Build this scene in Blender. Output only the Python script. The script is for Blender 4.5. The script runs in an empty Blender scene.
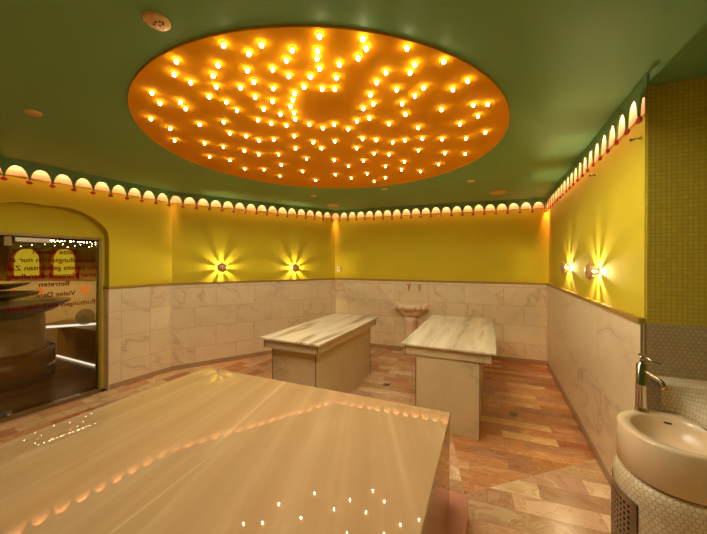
import bpy, bmesh, math, random
from mathutils import Vector, Matrix
R = math.radians; PI = math.pi
random.seed(7)
C = bpy.context.scene.collection
EYE = 1.65; FPX = 310.38; ROLL = 0.0038; YH = 261.94
ZC = EYE + 1.04            # ceiling
ZD = EYE - 0.3247          # dado top
# ------------------------------------------------------------ plan of the room (metres, camera above the origin)
def V2(x, y): return Vector((x, y))
Lw = V2(-3.577, 3.138); A = V2(-2.736, 4.679); B = V2(-0.373, 6.323); Cc = V2(3.141, 4.996); D = V2(1.716, 1.827)
class Wall:
    def __init__(s, P, Q):
        s.P = P.copy(); s.Q = Q.copy(); s.e = (Q - P).normalized(); s.n = Vector((s.e.y, -s.e.x)); s.L = (Q - P).length
    def pt(s, u, d, z): 
        p = s.P + s.e * u + s.n * d
        return Vector((p.x, p.y, z))
    def rot(s): return math.atan2(s.e.y, s.e.x)
eLA = (A - Lw).normalized()
L0 = Lw - eLA * 5.4
WL = Wall(Lw, A); WLfull = Wall(L0, A); WAB = Wall(A, B); WBC = Wall(B, Cc); WCD = Wall(Cc, D)
N = D + WBC.e * 1.25
Rr = V2(2.9, -1.6)
WT = Wall(D, N)
ROOM = [L0, Lw, A, B, Cc, D, N, Rr]
# ------------------------------------------------------------ measured directions
def ray(px, py):
    u = px - 353.5; v = py - YH
    c, s = math.cos(-ROLL), math.sin(-ROLL)
    u, v = u * c - v * s, u * s + v * c
    return Vector((u / FPX, 1.0, -v / FPX))
def at_z(px, py, z):
    r = ray(px, py); t = (z - EYE) / r.z
    return Vector((r.x * t, r.y * t, z))
def at_wall(px, py, W, d=0.0):
    r = ray(px, py); n = W.n
    t = (W.P.dot(n) + d) / (r.x * n.x + r.y * n.y)
    p = Vector((r.x * t, r.y * t)); return ((p - W.P).dot(W.e), EYE + r.z * t)
# ------------------------------------------------------------ mesh builder
class MB:
    def __init__(s): s.v = []; s.f = []; s.uv = []; s.mi = []; s.sm = []
    def face(s, pts, uv=None, mi=0, smooth=False):
        i = len(s.v); s.v += [Vector(p) for p in pts]; s.f.append(list(range(i, i + len(pts))))
        s.uv.append(uv if uv else [(0, 0)] * len(pts)); s.mi.append(mi); s.sm.append(smooth)
    def grid(s, rows, closed=False, uvf=None, smooth=True, mi=0):
        i = len(s.v); nr = len(rows); nc = len(rows[0])
        for r in rows: s.v += [Vector(p) for p in r]
        for a in range(nr - 1):
            for b in range(nc if closed else nc - 1):
                b2 = (b + 1) % nc
                s.f.append([i + a * nc + b, i + a * nc + b2, i + (a + 1) * nc + b2, i + (a + 1) * nc + b])
                if uvf: s.uv.append([uvf(a, b), uvf(a, b + 1), uvf(a + 1, b + 1), uvf(a + 1, b)])
                else: s.uv.append([(0, 0)] * 4)
                s.mi.append(mi); s.sm.append(smooth)
    def box8(s, p, mi=0, uvs=None):   # p: 4 bottom + 4 top, ring order
        q = [(0, 3, 2, 1), (4, 5, 6, 7), (0, 1, 5, 4), (1, 2, 6, 5), (2, 3, 7, 6), (3, 0, 4, 7)]
        for f in q:
            pts = [p[k] for k in f]
            a = Vector(pts[0]); ex = (Vector(pts[1]) - a); lx = ex.length or 1; ex = ex / lx; ey = Vector(pts[3]) - a; ly = ey.length
            s.face(pts, [(0, 0), (lx, 0), (lx, ly), (0, ly)], mi)
    def prism(s, poly, z0, z1, mi=0):
        n = len(poly)
        s.face([(p[0], p[1], z0) for p in reversed(poly)], [(p[0], p[1]) for p in reversed(poly)], mi)
        s.face([(p[0], p[1], z1) for p in poly], [(p[0], p[1]) for p in poly], mi)
        u = 0
        for k in range(n):
            a = poly[k]; b = poly[(k + 1) % n]; l = math.hypot(b[0] - a[0], b[1] - a[1])
            s.face([(a[0], a[1], z0), (b[0], b[1], z0), (b[0], b[1], z1), (a[0], a[1], z1)], [(u, z0), (u + l, z0), (u + l, z1), (u, z1)], mi); u += l
    def wprism(s, W, poly, d0, d1, mi=0):   # poly of (u,z) on a wall, between offsets d0 and d1 from it
        n = len(poly)
        for d, rev in ((d1, False), (d0, True)):
            pp = list(reversed(poly)) if rev else poly
            s.face([W.pt(u, d, z) for u, z in pp], [(u, z) for u, z in pp], mi)
        for k in range(n):
            a = poly[k]; b = poly[(k + 1) % n]; l = math.hypot(b[0] - a[0], b[1] - a[1])
            s.face([W.pt(a[0], d0, a[1]), W.pt(b[0], d0, b[1]), W.pt(b[0], d1, b[1]), W.pt(a[0], d1, a[1])], [(0, a[1]), (0, b[1]), (abs(d1 - d0), b[1]), (abs(d1 - d0), a[1])], mi)
    def wbox(s, W, u0, u1, d0, d1, z0, z1, mi=0): s.wprism(W, [(u0, z0), (u1, z0), (u1, z1), (u0, z1)], d0, d1, mi)
    def lathe(s, prof, c=(0, 0, 0), axis='z', n=24, a0=0, a1=2 * PI, M=None):
        closed = abs(a1 - a0 - 2 * PI) < 1e-6; rows = []
        k = n if closed else n + 1
        for r, h in prof:
            row = []
            for j in range(k):
                t = a0 + (a1 - a0) * j / n
                if axis == 'z': p = Vector((r * math.cos(t), r * math.sin(t), h))
                elif axis == 'y': p = Vector((r * math.cos(t), h, r * math.sin(t)))
                else: p = Vector((h, r * math.cos(t), r * math.sin(t)))
                if M: p = M @ p
                row.append(p + Vector(c))
            rows.append(row)
        s.grid(rows, closed)
    def tube(s, pts, rad, n=10, cap=True):
        pts = [Vector(p) for p in pts]; rows = []
        rad = rad if isinstance(rad, (list, tuple)) else [rad] * len(pts)
        up = None
        for i, p in enumerate(pts):
            t = (pts[min(i + 1, len(pts) - 1)] - pts[max(i - 1, 0)]).normalized()
            if up is None:
                up = t.orthogonal().normalized()
            up = (up - t * up.dot(t)).normalized(); sd = t.cross(up)
            rows.append([p + (up * math.cos(2 * PI * j / n) + sd * math.sin(2 * PI * j / n)) * rad[i] for j in range(n)])
        s.grid(rows, True)
        if cap: s.face(list(reversed(rows[0]))); s.face(rows[-1])
def wpos(o):
    l = Vector((0, 0, 0))
    while o: l += Vector(o.location); o = o.parent
    return l
def obj(name, mb, mat, parent=None, loc=None, bevel=0, weld=True, seg=2):
    me = bpy.data.meshes.new(name)
    o = bpy.data.objects.new(name, me); C.objects.link(o)
    if parent is not None:
        base = wpos(parent); o.parent = parent
    else:
        base = Vector(loc) if loc is not None else Vector((0, 0, 0)); o.location = base
    me.from_pydata([v - base for v in mb.v], [], mb.f)
    ul = me.uv_layers.new(name='UVMap')
    for p in me.polygons:
        p.material_index = mb.mi[p.index]; p.use_smooth = mb.sm[p.index]
        for k, li in enumerate(p.loop_indices): ul.data[li].uv = mb.uv[p.index][k]
    for m in (mat if isinstance(mat, list) else [mat]): me.materials.append(m)
    if weld:
        bm = bmesh.new(); bm.from_mesh(me); bmesh.ops.remove_doubles(bm, verts=bm.verts, dist=1e-5)
        bmesh.ops.recalc_face_normals(bm, faces=bm.faces); bm.to_mesh(me); bm.free()
    if bevel:
        b = o.modifiers.new('bevel', 'BEVEL'); b.width = bevel; b.segments = seg; b.limit_method = 'ANGLE'; b.angle_limit = R(40)
    return o
def tag(o, label=None, cat=None, group=None, kind=None):
    if label: o['label'] = label
    if cat: o['category'] = cat
    if group: o['group'] = group
    if kind: o['kind'] = kind
    return o
def thing(name, label, cat, loc, group=None):
    o = bpy.data.objects.new(name, None); C.objects.link(o); o.location = loc; o.empty_display_size = .05
    return tag(o, label, cat, group)
def dup(root, loc, rotz, label, group):
    r = root.copy(); C.objects.link(r); r.location = loc; r.rotation_euler = (0, 0, rotz); r['label'] = label; r['group'] = group
    for ch in list(root.children):
        c = ch.copy(); C.objects.link(c); c.parent = r
        for g in ch.children:
            d = g.copy(); C.objects.link(d); d.parent = c
    return r
# ------------------------------------------------------------ materials
def srgb(r, g, b):
    f = lambda c: (c / 255 / 12.92) if c / 255 <= .04045 else ((c / 255 + .055) / 1.055) ** 2.4
    return (f(r), f(g), f(b), 1)
class NT:
    def __init__(s, name):
        s.m = bpy.data.materials.new(name); s.m.use_nodes = True; s.t = s.m.node_tree; s.t.nodes.clear()
        s.out = s.n('ShaderNodeOutputMaterial'); s.b = s.n('ShaderNodeBsdfPrincipled'); s.l(s.b.outputs[0], s.out.inputs[0])
    def n(s, typ, **kw):
        x = s.t.nodes.new(typ)
        for k, v in kw.items(): setattr(x, k, v)
        return x
    def l(s, a, b): s.t.links.new(a, b)
    def math(s, op, a, b=None, c=None):
        x = s.n('ShaderNodeMath', operation=op)
        for i, v in enumerate((a, b, c)):
            if v is None: continue
            if isinstance(v, (int, float)): x.inputs[i].default_value = v
            else: s.l(v, x.inputs[i])
        return x.outputs[0]
    def mix(s, f, a, b, blend='MIX'):
        x = s.n('ShaderNodeMix', data_type='RGBA', blend_type=blend)
        for sock, v in ((x.inputs[0], f), (x.inputs[6], a), (x.inputs[7], b)):
            if isinstance(v, (int, float)): sock.default_value = v
            elif isinstance(v, tuple): sock.default_value = v
            else: s.l(v, sock)
        return x.outputs[2]
    def ramp(s, f, stops, interp='LINEAR'):
        x = s.n('ShaderNodeValToRGB'); cr = x.color_ramp; cr.interpolation = interp
        while len(cr.elements) > 1: cr.elements.remove(cr.elements[-1])
        cr.elements[0].position = stops[0][0]; cr.elements[0].color = stops[0][1]
        for p, c in stops[1:]:
            e = cr.elements.new(p); e.color = c
        s.l(f, x.inputs[0]); return x.outputs[0]
    def noise(s, vec, scale, detail=4, rough=.5, dist=0):
        x = s.n('ShaderNodeTexNoise'); x.inputs['Scale'].default_value = scale; x.inputs['Detail'].default_value = detail
        x.inputs['Roughness'].default_value = rough; x.inputs['Distortion'].default_value = dist
        if vec is not None: s.l(vec, x.inputs['Vector'])
        return x
    def pos(s): return s.n('ShaderNodeNewGeometry').outputs['Position']
    def uvm(s): return s.n('ShaderNodeTexCoord').outputs['UV']
    def mapping(s, vec, loc=(0, 0, 0), rot=(0, 0, 0), sc=(1, 1, 1)):
        x = s.n('ShaderNodeMapping'); x.inputs['Location'].default_value = loc; x.inputs['Rotation'].default_value = rot; x.inputs['Scale'].default_value = sc
        s.l(vec, x.inputs['Vector']); return x.outputs[0]
    def set(s, color=None, rough=None, metal=None, spec=None, coat=None):
        b = s.b
        if color is not None:
            if isinstance(color, tuple): b.inputs['Base Color'].default_value = color
            else: s.l(color, b.inputs['Base Color'])
        if rough is not None:
            if isinstance(rough, (int, float)): b.inputs['Roughness'].default_value = rough
            else: s.l(rough, b.inputs['Roughness'])
        if metal is not None: b.inputs['Metallic'].default_value = metal
        if spec is not None: b.inputs['Specular IOR Level'].default_value = spec
        if coat is not None: b.inputs['Coat Weight'].default_value = coat; b.inputs['Coat Roughness'].default_value = .03
    def bump(s, h, dist=.002, strength=.5):
        x = s.n('ShaderNodeBump'); x.inputs['Distance'].default_value = dist; x.inputs['Strength'].default_value = strength
        s.l(h, x.inputs['Height']); s.l(x.outputs[0], s.b.inputs['Normal'])
def plain(name, col, rough=.5, metal=0, spec=.5, var=.06, scale=9):
    m = NT(name); n = m.noise(m.pos(), scale, 3).outputs[0]
    c2 = tuple(min(1, c * (1 - var)) for c in col[:3]) + (1,); c3 = tuple(min(1, c * (1 + var)) for c in col[:3]) + (1,)
    m.set(m.ramp(n, [(.3, c2), (.7, c3)]), rough, metal, spec); return m.m
def emit(name, col, st):
    m = NT(name); m.b.inputs['Base Color'].default_value = (.0, .0, .0, 1)
    m.b.inputs['Emission Color'].default_value = col; m.b.inputs['Emission Strength'].default_value = st; return m.m
def brick(m, vec, w, h, off=.5, mortar=.003, freq=2):
    x = m.n('ShaderNodeTexBrick', offset=off, offset_frequency=freq); m.l(vec, x.inputs['Vector'])
    x.inputs['Color1'].default_value = (0, 0, 0, 1); x.inputs['Color2'].default_value = (1, 1, 1, 1); x.inputs['Mortar'].default_value = (.5, .5, .5, 1)
    x.inputs['Scale'].default_value = 1; x.inputs['Mortar Size'].default_value = mortar; x.inputs['Mortar Smooth'].default_value = .1
    x.inputs['Brick Width'].default_value = w; x.inputs['Row Height'].default_value = h; return x
def marble(name, base, dark, joint, w=0, h=0, off=.5, rough=.3, vs=1.6, mortar=.003, amount=.5, spec=.5):
    m = NT(name); p = m.pos()
    warp = m.noise(p, vs, 5, .6, 1.2)
    if w:
        br = brick(m, m.uvm(), w, h, off, mortar)
        sh = m.n('ShaderNodeVectorMath', operation='ADD'); m.l(p, sh.inputs[0])
        mm = m.n('ShaderNodeVectorMath', operation='SCALE'); m.l(br.outputs['Color'], mm.inputs[0]); mm.inputs['Scale'].default_value = 6
        m.l(mm.outputs[0], sh.inputs[1]); q = sh.outputs[0]
    else: q = p
    v = m.noise(m.mapping(m.mapping(q, rot=(.5, .6, .4)), sc=(1.6, .55, 1)), vs, 5, .55, .45).outputs[0]
    vein = m.ramp(m.math('ABSOLUTE', m.math('SUBTRACT', v, .5)), [(0, (1, 1, 1, 1)), (.012, (.35, .35, .35, 1)), (.05, (0, 0, 0, 1))])
    msk = m.noise(q, vs * .8, 2).outputs[0]; msk = m.ramp(msk, [(.45, (0, 0, 0, 1)), (.6, (1, 1, 1, 1))])
    cl = m.ramp(m.noise(q, vs * 2.2, 4, .6, .5).outputs[0], [(.3, tuple(c * .9 for c in base[:3]) + (1,)), (.7, base)])
    col = m.mix(m.math('MULTIPLY', m.math('MULTIPLY', vein, msk), amount), cl, dark)
    if w:
        col = m.mix(m.math('MULTIPLY', br.outputs['Color'], .16), col, tuple(c * .55 for c in base[:3]) + (1,))
        col = m.mix(m.math('MULTIPLY', br.outputs['Fac'], .8), col, joint)
        m.bump(m.math('SUBTRACT', 1, br.outputs['Fac']), .001, .4)
    m.set(col, rough, 0, spec); return m.m
def floormat(name, cols, rot, w, h, rough=.25):
    m = NT(name); p = m.pos(); q = m.mapping(p, rot=(0, 0, rot))
    br = brick(m, q, w, h, .37, .003, 2)
    # a random number per tile, kept away from the neighbours' by a second coarser pattern
    col = m.ramp(br.outputs['Color'], [(i / len(cols), c) for i, c in enumerate(cols)], 'CONSTANT')
    sh = m.n('ShaderNodeVectorMath', operation='ADD'); m.l(q, sh.inputs[0])
    mm = m.n('ShaderNodeVectorMath', operation='SCALE'); m.l(br.outputs['Color'], mm.inputs[0]); mm.inputs['Scale'].default_value = 9
    m.l(mm.outputs[0], sh.inputs[1])
    st = m.mapping(sh.outputs[0], rot=(0, 0, .5), sc=(1, 1.7, 1))
    n = m.noise(st, 3.4, 6, .6, 1.8).outputs[0]
    col = m.mix(m.ramp(n, [(.35, (.75, .75, .75, 1)), (.5, (.25, .25, .25, 1)), (.53, (.8, .8, .8, 1)), (.57, (.1, .1, .1, 1)), (.8, (0, 0, 0, 1))]), col, m.mix(1, col, srgb(214, 186, 158), 'MULTIPLY'))
    col = m.mix(m.math('MULTIPLY', br.outputs['Fac'], .7), col, srgb(170, 130, 95))
    m.bump(m.math('SUBTRACT', 1, br.outputs['Fac']), .001, .4)
    m.set(col, rough, 0, .5); return m.m
def hexmat(name, c1, c2, grout, size, rough=.3):
    m = NT(name); uv = m.uvm(); sx = m.n('ShaderNodeSeparateXYZ'); m.l(uv, sx.inputs[0])
    x = m.math('DIVIDE', sx.outputs[0], size); y = m.math('DIVIDE', sx.outputs[1], size)
    def cell(ox, oy):
        a = m.math('SUBTRACT', m.math('FLOORED_MODULO', m.math('ADD', x, ox), 1.0), .5)
        b = m.math('SUBTRACT', m.math('FLOORED_MODULO', m.math('ADD', y, oy), 1.7320508), .8660254)
        a = m.math('ABSOLUTE', a); b = m.math('ABSOLUTE', b)
        return m.math('MAXIMUM', a, m.math('ADD', m.math('MULTIPLY', a, .5), m.math('MULTIPLY', b, .8660254)))
    d = m.math('MINIMUM', cell(0, 0), cell(.5, .8660254))
    g = m.ramp(d, [(.40, (1, 1, 1, 1)), (.455, (0, 0, 0, 1))])
    n = m.noise(m.pos(), 30, 2).outputs[0]
    m.set(m.mix(g, grout, m.ramp(n, [(.35, c1), (.65, c2)])), rough, 0, .5)
    m.bump(g, .0015, .6); return m.m
def mosaic(name, c1, c2, grout, size, rough=.3):
    m = NT(name); br = brick(m, m.uvm(), size, size, 0, size * .06)
    m.set(m.mix(br.outputs['Fac'], m.ramp(br.outputs['Color'], [(0, c1), (1, c2)]), grout), rough, 0, .5)
    m.bump(m.math('SUBTRACT', 1, br.outputs['Fac']), .001, .5); return m.m
M = {}
M['green'] = plain('green_ceiling_paint', srgb(116, 164, 108), .55, var=.03, scale=1.2)
M['valance'] = plain('green_valance_paint', srgb(112, 150, 100), .5)
M['orange'] = plain('orange_disc_paint', srgb(240, 158, 16), 1.0, spec=.05, var=.02, scale=2)
M['yellow'] = plain('yellow_wall_paint', srgb(202, 180, 22), .85, var=.03, scale=2)
M['cove'] = plain('cove_glow_tint', srgb(242, 192, 156), .8)  # peach glow of the light strip put into the band's colour
M['ledge'] = plain('ochre_ledge', srgb(158, 124, 38), .5)
M['base'] = marble('tan_baseboard_stone', srgb(176, 146, 104), srgb(120, 90, 60), srgb(100, 80, 60))
M['dadoL'] = marble('cream_marble_tiles', srgb(236, 216, 172), srgb(170, 130, 96), srgb(190, 158, 116), .36, .33, 0)
M['dadoB'] = marble('cream_marble_blocks', srgb(236, 216, 172), srgb(170, 130, 96), srgb(190, 156, 114), .62, .31, .5)
M['dadoR'] = marble('cream_marble_panels', srgb(236, 216, 172), srgb(168, 126, 92), srgb(206, 174, 130), 1.3, .645, .5, vs=1.2, amount=.55)
M['tbl'] = marble('table_marble', srgb(212, 192, 146), srgb(150, 122, 88), srgb(100, 80, 60), vs=1.1, rough=.25, amount=.55)
M['edge'] = plain('grey_edge_trim', srgb(112, 104, 88), .35, .4)
fc = [srgb(*c) for c in ((232, 200, 156), (216, 172, 124), (240, 216, 170), (206, 150, 108), (226, 192, 144), (206, 178, 144), (236, 208, 160), (210, 172, 122))]
fc2 = [srgb(*c) for c in ((214, 160, 108), (194, 138, 84), (226, 186, 130), (174, 106, 66), (208, 152, 100), (188, 140, 104), (216, 164, 110), (180, 122, 76))]
fc3 = [srgb(*c) for c in ((240, 218, 172), (230, 192, 150), (236, 206, 150), (198, 162, 124), (246, 224, 184), (216, 180, 150), (234, 200, 160), (206, 178, 136))]
fc4 = [srgb(*c) for c in ((232, 192, 150), (222, 172, 128), (236, 210, 168), (202, 132, 90), (224, 186, 142), (208, 166, 130), (236, 208, 166), (206, 150, 110))]
th = -math.atan2(WBC.e.y, WBC.e.x)
M['floorB'] = floormat('orange_quartzite_tiles', fc2, th, .46, .125)
M['floorN'] = floormat('cream_quartzite_tiles', fc3, th - .02, .52, .165)
M['floorC'] = floormat('pale_mixed_tiles', fc, th, .34, .15)
M['floorW'] = floormat('pink_mixed_tiles', fc4, -math.atan2(WL.e.y, WL.e.x) , .36, .17)
M['adjfloor'] = plain('brown_stone_floor', srgb(150, 112, 62), .25)
M['mosY'] = mosaic('olive_yellow_mosaic', srgb(204, 186, 62), srgb(194, 174, 56), srgb(168, 146, 56), .024)
M['hex'] = hexmat('cream_hexagon_mosaic', srgb(190, 172, 130), srgb(176, 158, 118), srgb(150, 132, 94), .024)
M['hexP'] = hexmat('pale_hexagon_mosaic', srgb(226, 208, 168), srgb(212, 192, 152), srgb(184, 162, 122), .022)
M['ceramic'] = plain('cream_ceramic', srgb(232, 206, 164), .18, var=.01)
M['chrome'] = plain('chrome', srgb(190, 180, 165), .08, 1, var=.01)
M['brass'] = plain('brass', srgb(214, 150, 66), .4, .6)
M['lampcap'] = plain('bronze_cap', srgb(186, 140, 92), .35, .3)
M['red'] = plain('red_bead', srgb(196, 58, 34), .35)
M['plate'] = plain('beige_plastic', srgb(236, 190, 132), .5)
M['darkhole'] = plain('dark_slot', srgb(60, 40, 20), .6)
M['steel'] = plain('brushed_steel', srgb(150, 138, 118), .35, .8)
M['white'] = plain('white_plastic', srgb(235, 215, 185), .4)
M['pink'] = plain('pink_stone', srgb(222, 158, 132), .3)
M['basin'] = plain('pale_pink_stone', srgb(236, 206, 168), .4)
M['bulb'] = emit('star_bulb', (1, .82, .46, 1), 42)
M['led'] = emit('cove_led', (1, .45, .24, 1), 105)
M['wbulb'] = emit('wall_bulb', (1, .82, .42, 1), 16000)
M['star'] = emit('fibre_star', (1, .85, .6, 1), 60)
M['ledw'] = emit('white_led_edge', (.95, .92, 1, 1), 1.6)
M['nichey'] = emit('lit_niche_yellow', (.95, .72, .04, 1), .62)
M['dark'] = plain('dark_brown_ceiling', srgb(40, 26, 18), .7, spec=.2)
M['redframe'] = plain('dark_red_frame', srgb(190, 26, 20), .4)
M['olive'] = plain('olive_plaster', srgb(178, 140, 40), .5)
M['bowl'] = plain('olive_stone_bowl', srgb(122, 104, 62), .3)
M['bowlstem'] = plain('cream_stone', srgb(190, 164, 116), .35)
M['text'] = plain('red_lettering', srgb(112, 14, 8), 1, spec=0)
M['amber'] = emit('amber_glow', (1, .25, .03, 1), .9)
def glassmat():
    m = NT('door_glass'); t = m.n('ShaderNodeBsdfTransparent'); t.inputs[0].default_value = (.80, .76, .62, 1)
    g = m.n('ShaderNodeBsdfGlossy'); g.inputs['Roughness'].default_value = .01
    f = m.n('ShaderNodeFresnel'); f.inputs[0].default_value = 1.45; mx = m.n('ShaderNodeMixShader')
    m.l(f.outputs[0], mx.inputs[0]); m.l(t.outputs[0], mx.inputs[1]); m.l(g.outputs[0], mx.inputs[2]); m.l(mx.outputs[0], m.out.inputs[0]); return m.m
M['glass'] = glassmat()
def frostmat():
    m = NT('frosted_disc'); t = m.n('ShaderNodeBsdfTransparent'); t.inputs[0].default_value = (.9, .9, .85, 1)
    mx = m.n('ShaderNodeMixShader'); mx.inputs[0].default_value = .5; m.set(srgb(200, 190, 160), .5)
    m.l(t.outputs[0], mx.inputs[1]); m.l(m.b.outputs[0], mx.inputs[2]); m.l(mx.outputs[0], m.out.inputs[0]); return m.m
M['frost'] = frostmat()
def slabmat():
    m = NT('polished_tan_slab'); p = m.pos()
    # veins fan out gently across the slab
    s1 = V2(.6117, 1.945) - V2(.9185, -.3954) * 1.35
    def fan(ox, oy, sc, lo, hi):
        sx = m.n('ShaderNodeSeparateXYZ'); m.l(p, sx.inputs[0])
        a = m.math('ARCTAN2', m.math('SUBTRACT', sx.outputs[0], ox), m.math('SUBTRACT', oy, sx.outputs[1]))
        cb = m.n('ShaderNodeCombineXYZ'); m.l(a, cb.inputs[0])
        nz = m.noise(p, .8, 2).outputs[0]; m.l(m.math('MULTIPLY', nz, .06), cb.inputs[1])
        return m.noise(cb.outputs[0], sc, 3, .6).outputs[0]
    n1 = fan(.2, 6.0, 34, 0, 1); n2 = fan(-.32, 2.55, 7, 0, 1)
    base = m.ramp(n1, [(.3, srgb(180, 146, 98)), (.5, srgb(188, 154, 106)), (.62, srgb(195, 163, 116)), (.7, srgb(206, 178, 134))])
    pale = m.ramp(n2, [(.66, (0, 0, 0, 1)), (.7, (.45, .45, .45, 1)), (.72, (0, 0, 0, 1))])
    col = m.mix(pale, base, srgb(228, 196, 144))
    m.set(col, .7, 0, .1, 1); m.b.inputs['Coat Roughness'].default_value = 0; m.b.inputs['Coat IOR'].default_value = 1.55
    return m.m
M['slab'] = slabmat()
def toptable(name, ang):
    m = NT(name); q = m.mapping(m.pos(), rot=(0, 0, -ang)); q2 = m.mapping(q, sc=(.35, 3.2, 1))
    n = m.noise(q2, 1.5, 5, .5, .5).outputs[0]
    col = m.ramp(n, [(.32, srgb(168, 154, 124)), (.42, srgb(218, 206, 174)), (.55, srgb(244, 234, 204)), (.64, srgb(220, 206, 170)), (.7, srgb(176, 160, 130)), (.76, srgb(222, 210, 174))])
    m.set(col, .22, 0, .6); return m.m
# ------------------------------------------------------------ shell
def struct(name, mb, mat, **k): o = obj(name, mb, mat, **k); o['kind'] = 'structure'; return o
mb = MB(); mb.face([(p.x, p.y, ZC) for p in ROOM]); mb.face([(p.x, p.y, ZC + .1) for p in ROOM]); struct('ceiling', mb, M['green'])
# floor: one slab, its areas laid in differently coloured tiles
def poly_face(mb, pts, mi): mb.face([(p[0], p[1], 0) for p in pts], None, mi)
J1 = at_z(525, 478, 0); J2 = at_z(603, 457, 0)
jd = (J2 - J1).normalized().to_2d(); J0 = J1.to_2d() - jd * .55
# joint between left table and wall
mb = MB()
P1 = V2(-.75, 2.75)
jR = WCD.P + WCD.e * ((J1.to_2d() - WCD.P).dot(WCD.e))
def isect(p, d, q, e):
    den = d.x * e.y - d.y * e.x; t = ((q.x - p.x) * e.y - (q.y - p.y) * e.x) / den; return p + d * t
jr = isect(J0, jd, WCD.P, WCD.e)
tE = V2(math.cos(1.1513), math.sin(1.1513)); tN = V2(tE.y, -tE.x)
rt0 = V2(.5171, 3.3581) * .931; rmid = rt0 + tN * .5
farR = isect(rmid, tE, WBC.P, WBC.e)
lt0 = V2(-1.0805, 3.5835) * .931; lmid = lt0 + tN * .35
farL = isect(lmid, tE, WBC.P, WBC.e)
nearL = lmid - tE * 1.4
mb.face([(p.x, p.y, 0) for p in ROOM], None, 1)
def inlay(pts, mi): mb.face([(p[0], p[1], .0004 + .0001 * mi) for p in pts], None, mi)
inlay([J0, jr, Cc, farR, rmid], 0)
inlay([lmid, farL, farR, rmid], 2)
inlay([L0, Lw, A, B, farL, lmid, nearL], 3)
struct('floor', mb, [M['floorB'], M['floorN'], M['floorC'], M['floorW']], weld=False)
T = .22
# left wall with a shallow arched recess and the door opening
xr, _ = at_wall(109.3, 300, WLfull); xd, zd_top = at_wall(101.5, 238, WLfull, -.13)
xc, _ = at_wall(46, 240, WLfull)
sc_r = xr - xc
def arch_pts():
    pts = []
    src = [(109.3, 244), (109.1, 238), (107.8, 232), (105.3, 228), (101.8, 224.6), (94, 218.3), (84.9, 213.2), (76, 209.6), (67.9, 207.4), (56, 205.8), (46, 205.3)]
    r = [at_wall(x, y, WLfull) for x, y in src]
    ri = [(u, z) for u, z in r]; le = [(2 * xc - u, z) for u, z in reversed(r[:-1])]
    return ri + le
ap = arch_pts(); xl = 2 * xc - xr; xdl = 2 * xc - xd
full = WLfull.L
mb = MB(); mb.wprism(WLfull, [(-.2, 0), (xl, 0)] + list(reversed(ap)) + [(xr, 0), (full, 0), (full, ZC), (-.2, ZC)], -.12, 0)
mb.wprism(WLfull, [(-.2, 0), (xdl, 0), (xdl, zd_top), (xd, zd_top), (xd, 0), (full + .1, 0), (full + .1, ZC), (-.2, ZC)], -T, -.1201)
struct('wall_left', mb, M['yellow'])
def flatwall(name, W, mat, e0=0, e1=0):
    mb = MB(); mb.wbox(W, -e0, W.L + e1, -.12, 0, 0, ZC); return struct(name, mb, mat)
flatwall('wall_back_left', WAB, M['yellow'], .1, .1)
flatwall('wall_back', WBC, M['yellow'], .1, .1)
flatwall('wall_right', WCD, M['yellow'], .1, -.008)
mb = MB(); mb.wbox(WT, .009, WT.L, -.12, 0, ZD - .03, ZC); struct('wall_niche', mb, M['mosY'])
mb = MB(); mb.wbox(WT, .009, WT.L, -.12, 0, 0, ZD - .03); struct('wall_niche_lower', mb, M['hex'])
flatwall('wall_niche_side', Wall(N, Rr), M['mosY'], 0, .1)
flatwall('wall_rear', Wall(Rr, L0), M['yellow'], .1, .1)
# dado cladding, ledge, baseboards, cove band tinted to the glow
def dado(nm, W, u0, u1, mat, base=True):
    mb = MB(); mb.wbox(W, u0, u1, .0005, .012, .07, ZD - .034); o = struct('wall_' + nm + '_marble_dado', mb, mat)
    mb = MB(); mb.wprism(W, [(u0, ZD - .034), (u1, ZD - .034), (u1, ZD), (u0, ZD)], .0005, .03); struct('trim_ledge_' + nm, mb, M['ledge'], bevel=.003)
    mb = MB(); mb.wbox(W, u0, u1, .0005, .018, 0.0005, .07); struct('baseboard_' + nm, mb, M['base'])
dado('left', WLfull, xr, full, M['dadoL']); dado('back_left', WAB, 0, WAB.L, M['dadoB']); dado('back', WBC, 0, WBC.L, M['dadoB']); dado('right', WCD, 0, WCD.L, M['dadoR'])
dado('left_front', WLfull, 0, xl, M['dadoL']); dado('rear', Wall(Rr, L0), 0, (Rr - L0).length, M['dadoB'])
mb = MB(); mb.wbox(WLfull, xr + .0005 - .012, xr - .0005, -.12, .012, .0005, ZD - .034); mb.wbox(WLfull, xd + .045, xr - .013, -.1195, -.11, .0005, ZD - .034)
struct('trim_recess_jamb', mb, M['dadoB'])
mb = MB(); mb.wbox(WLfull, xr - .02, xr - .0005, -.115, .03, ZD - .034, ZD); mb.wbox(WLfull, xd + .045, xr - .02, -.1195, -.095, ZD - .034, ZD); struct('trim_recess_ledge', mb, M['ledge'])
mb = MB(); mb.wbox(WCD, WCD.L - .014, WCD.L + .004, .0125, .016, .07, ZD - .034); struct('trim_corner', mb, M['edge'])
k = 0
VO = .05
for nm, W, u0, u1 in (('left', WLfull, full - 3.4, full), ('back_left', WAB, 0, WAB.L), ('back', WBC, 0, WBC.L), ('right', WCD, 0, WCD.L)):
    mb = MB(); mb.wbox(W, u0, u1, .0005, .003, ZC - .155, ZC - .0005); struct('trim_cove_' + nm, mb, M['cove'])
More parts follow.
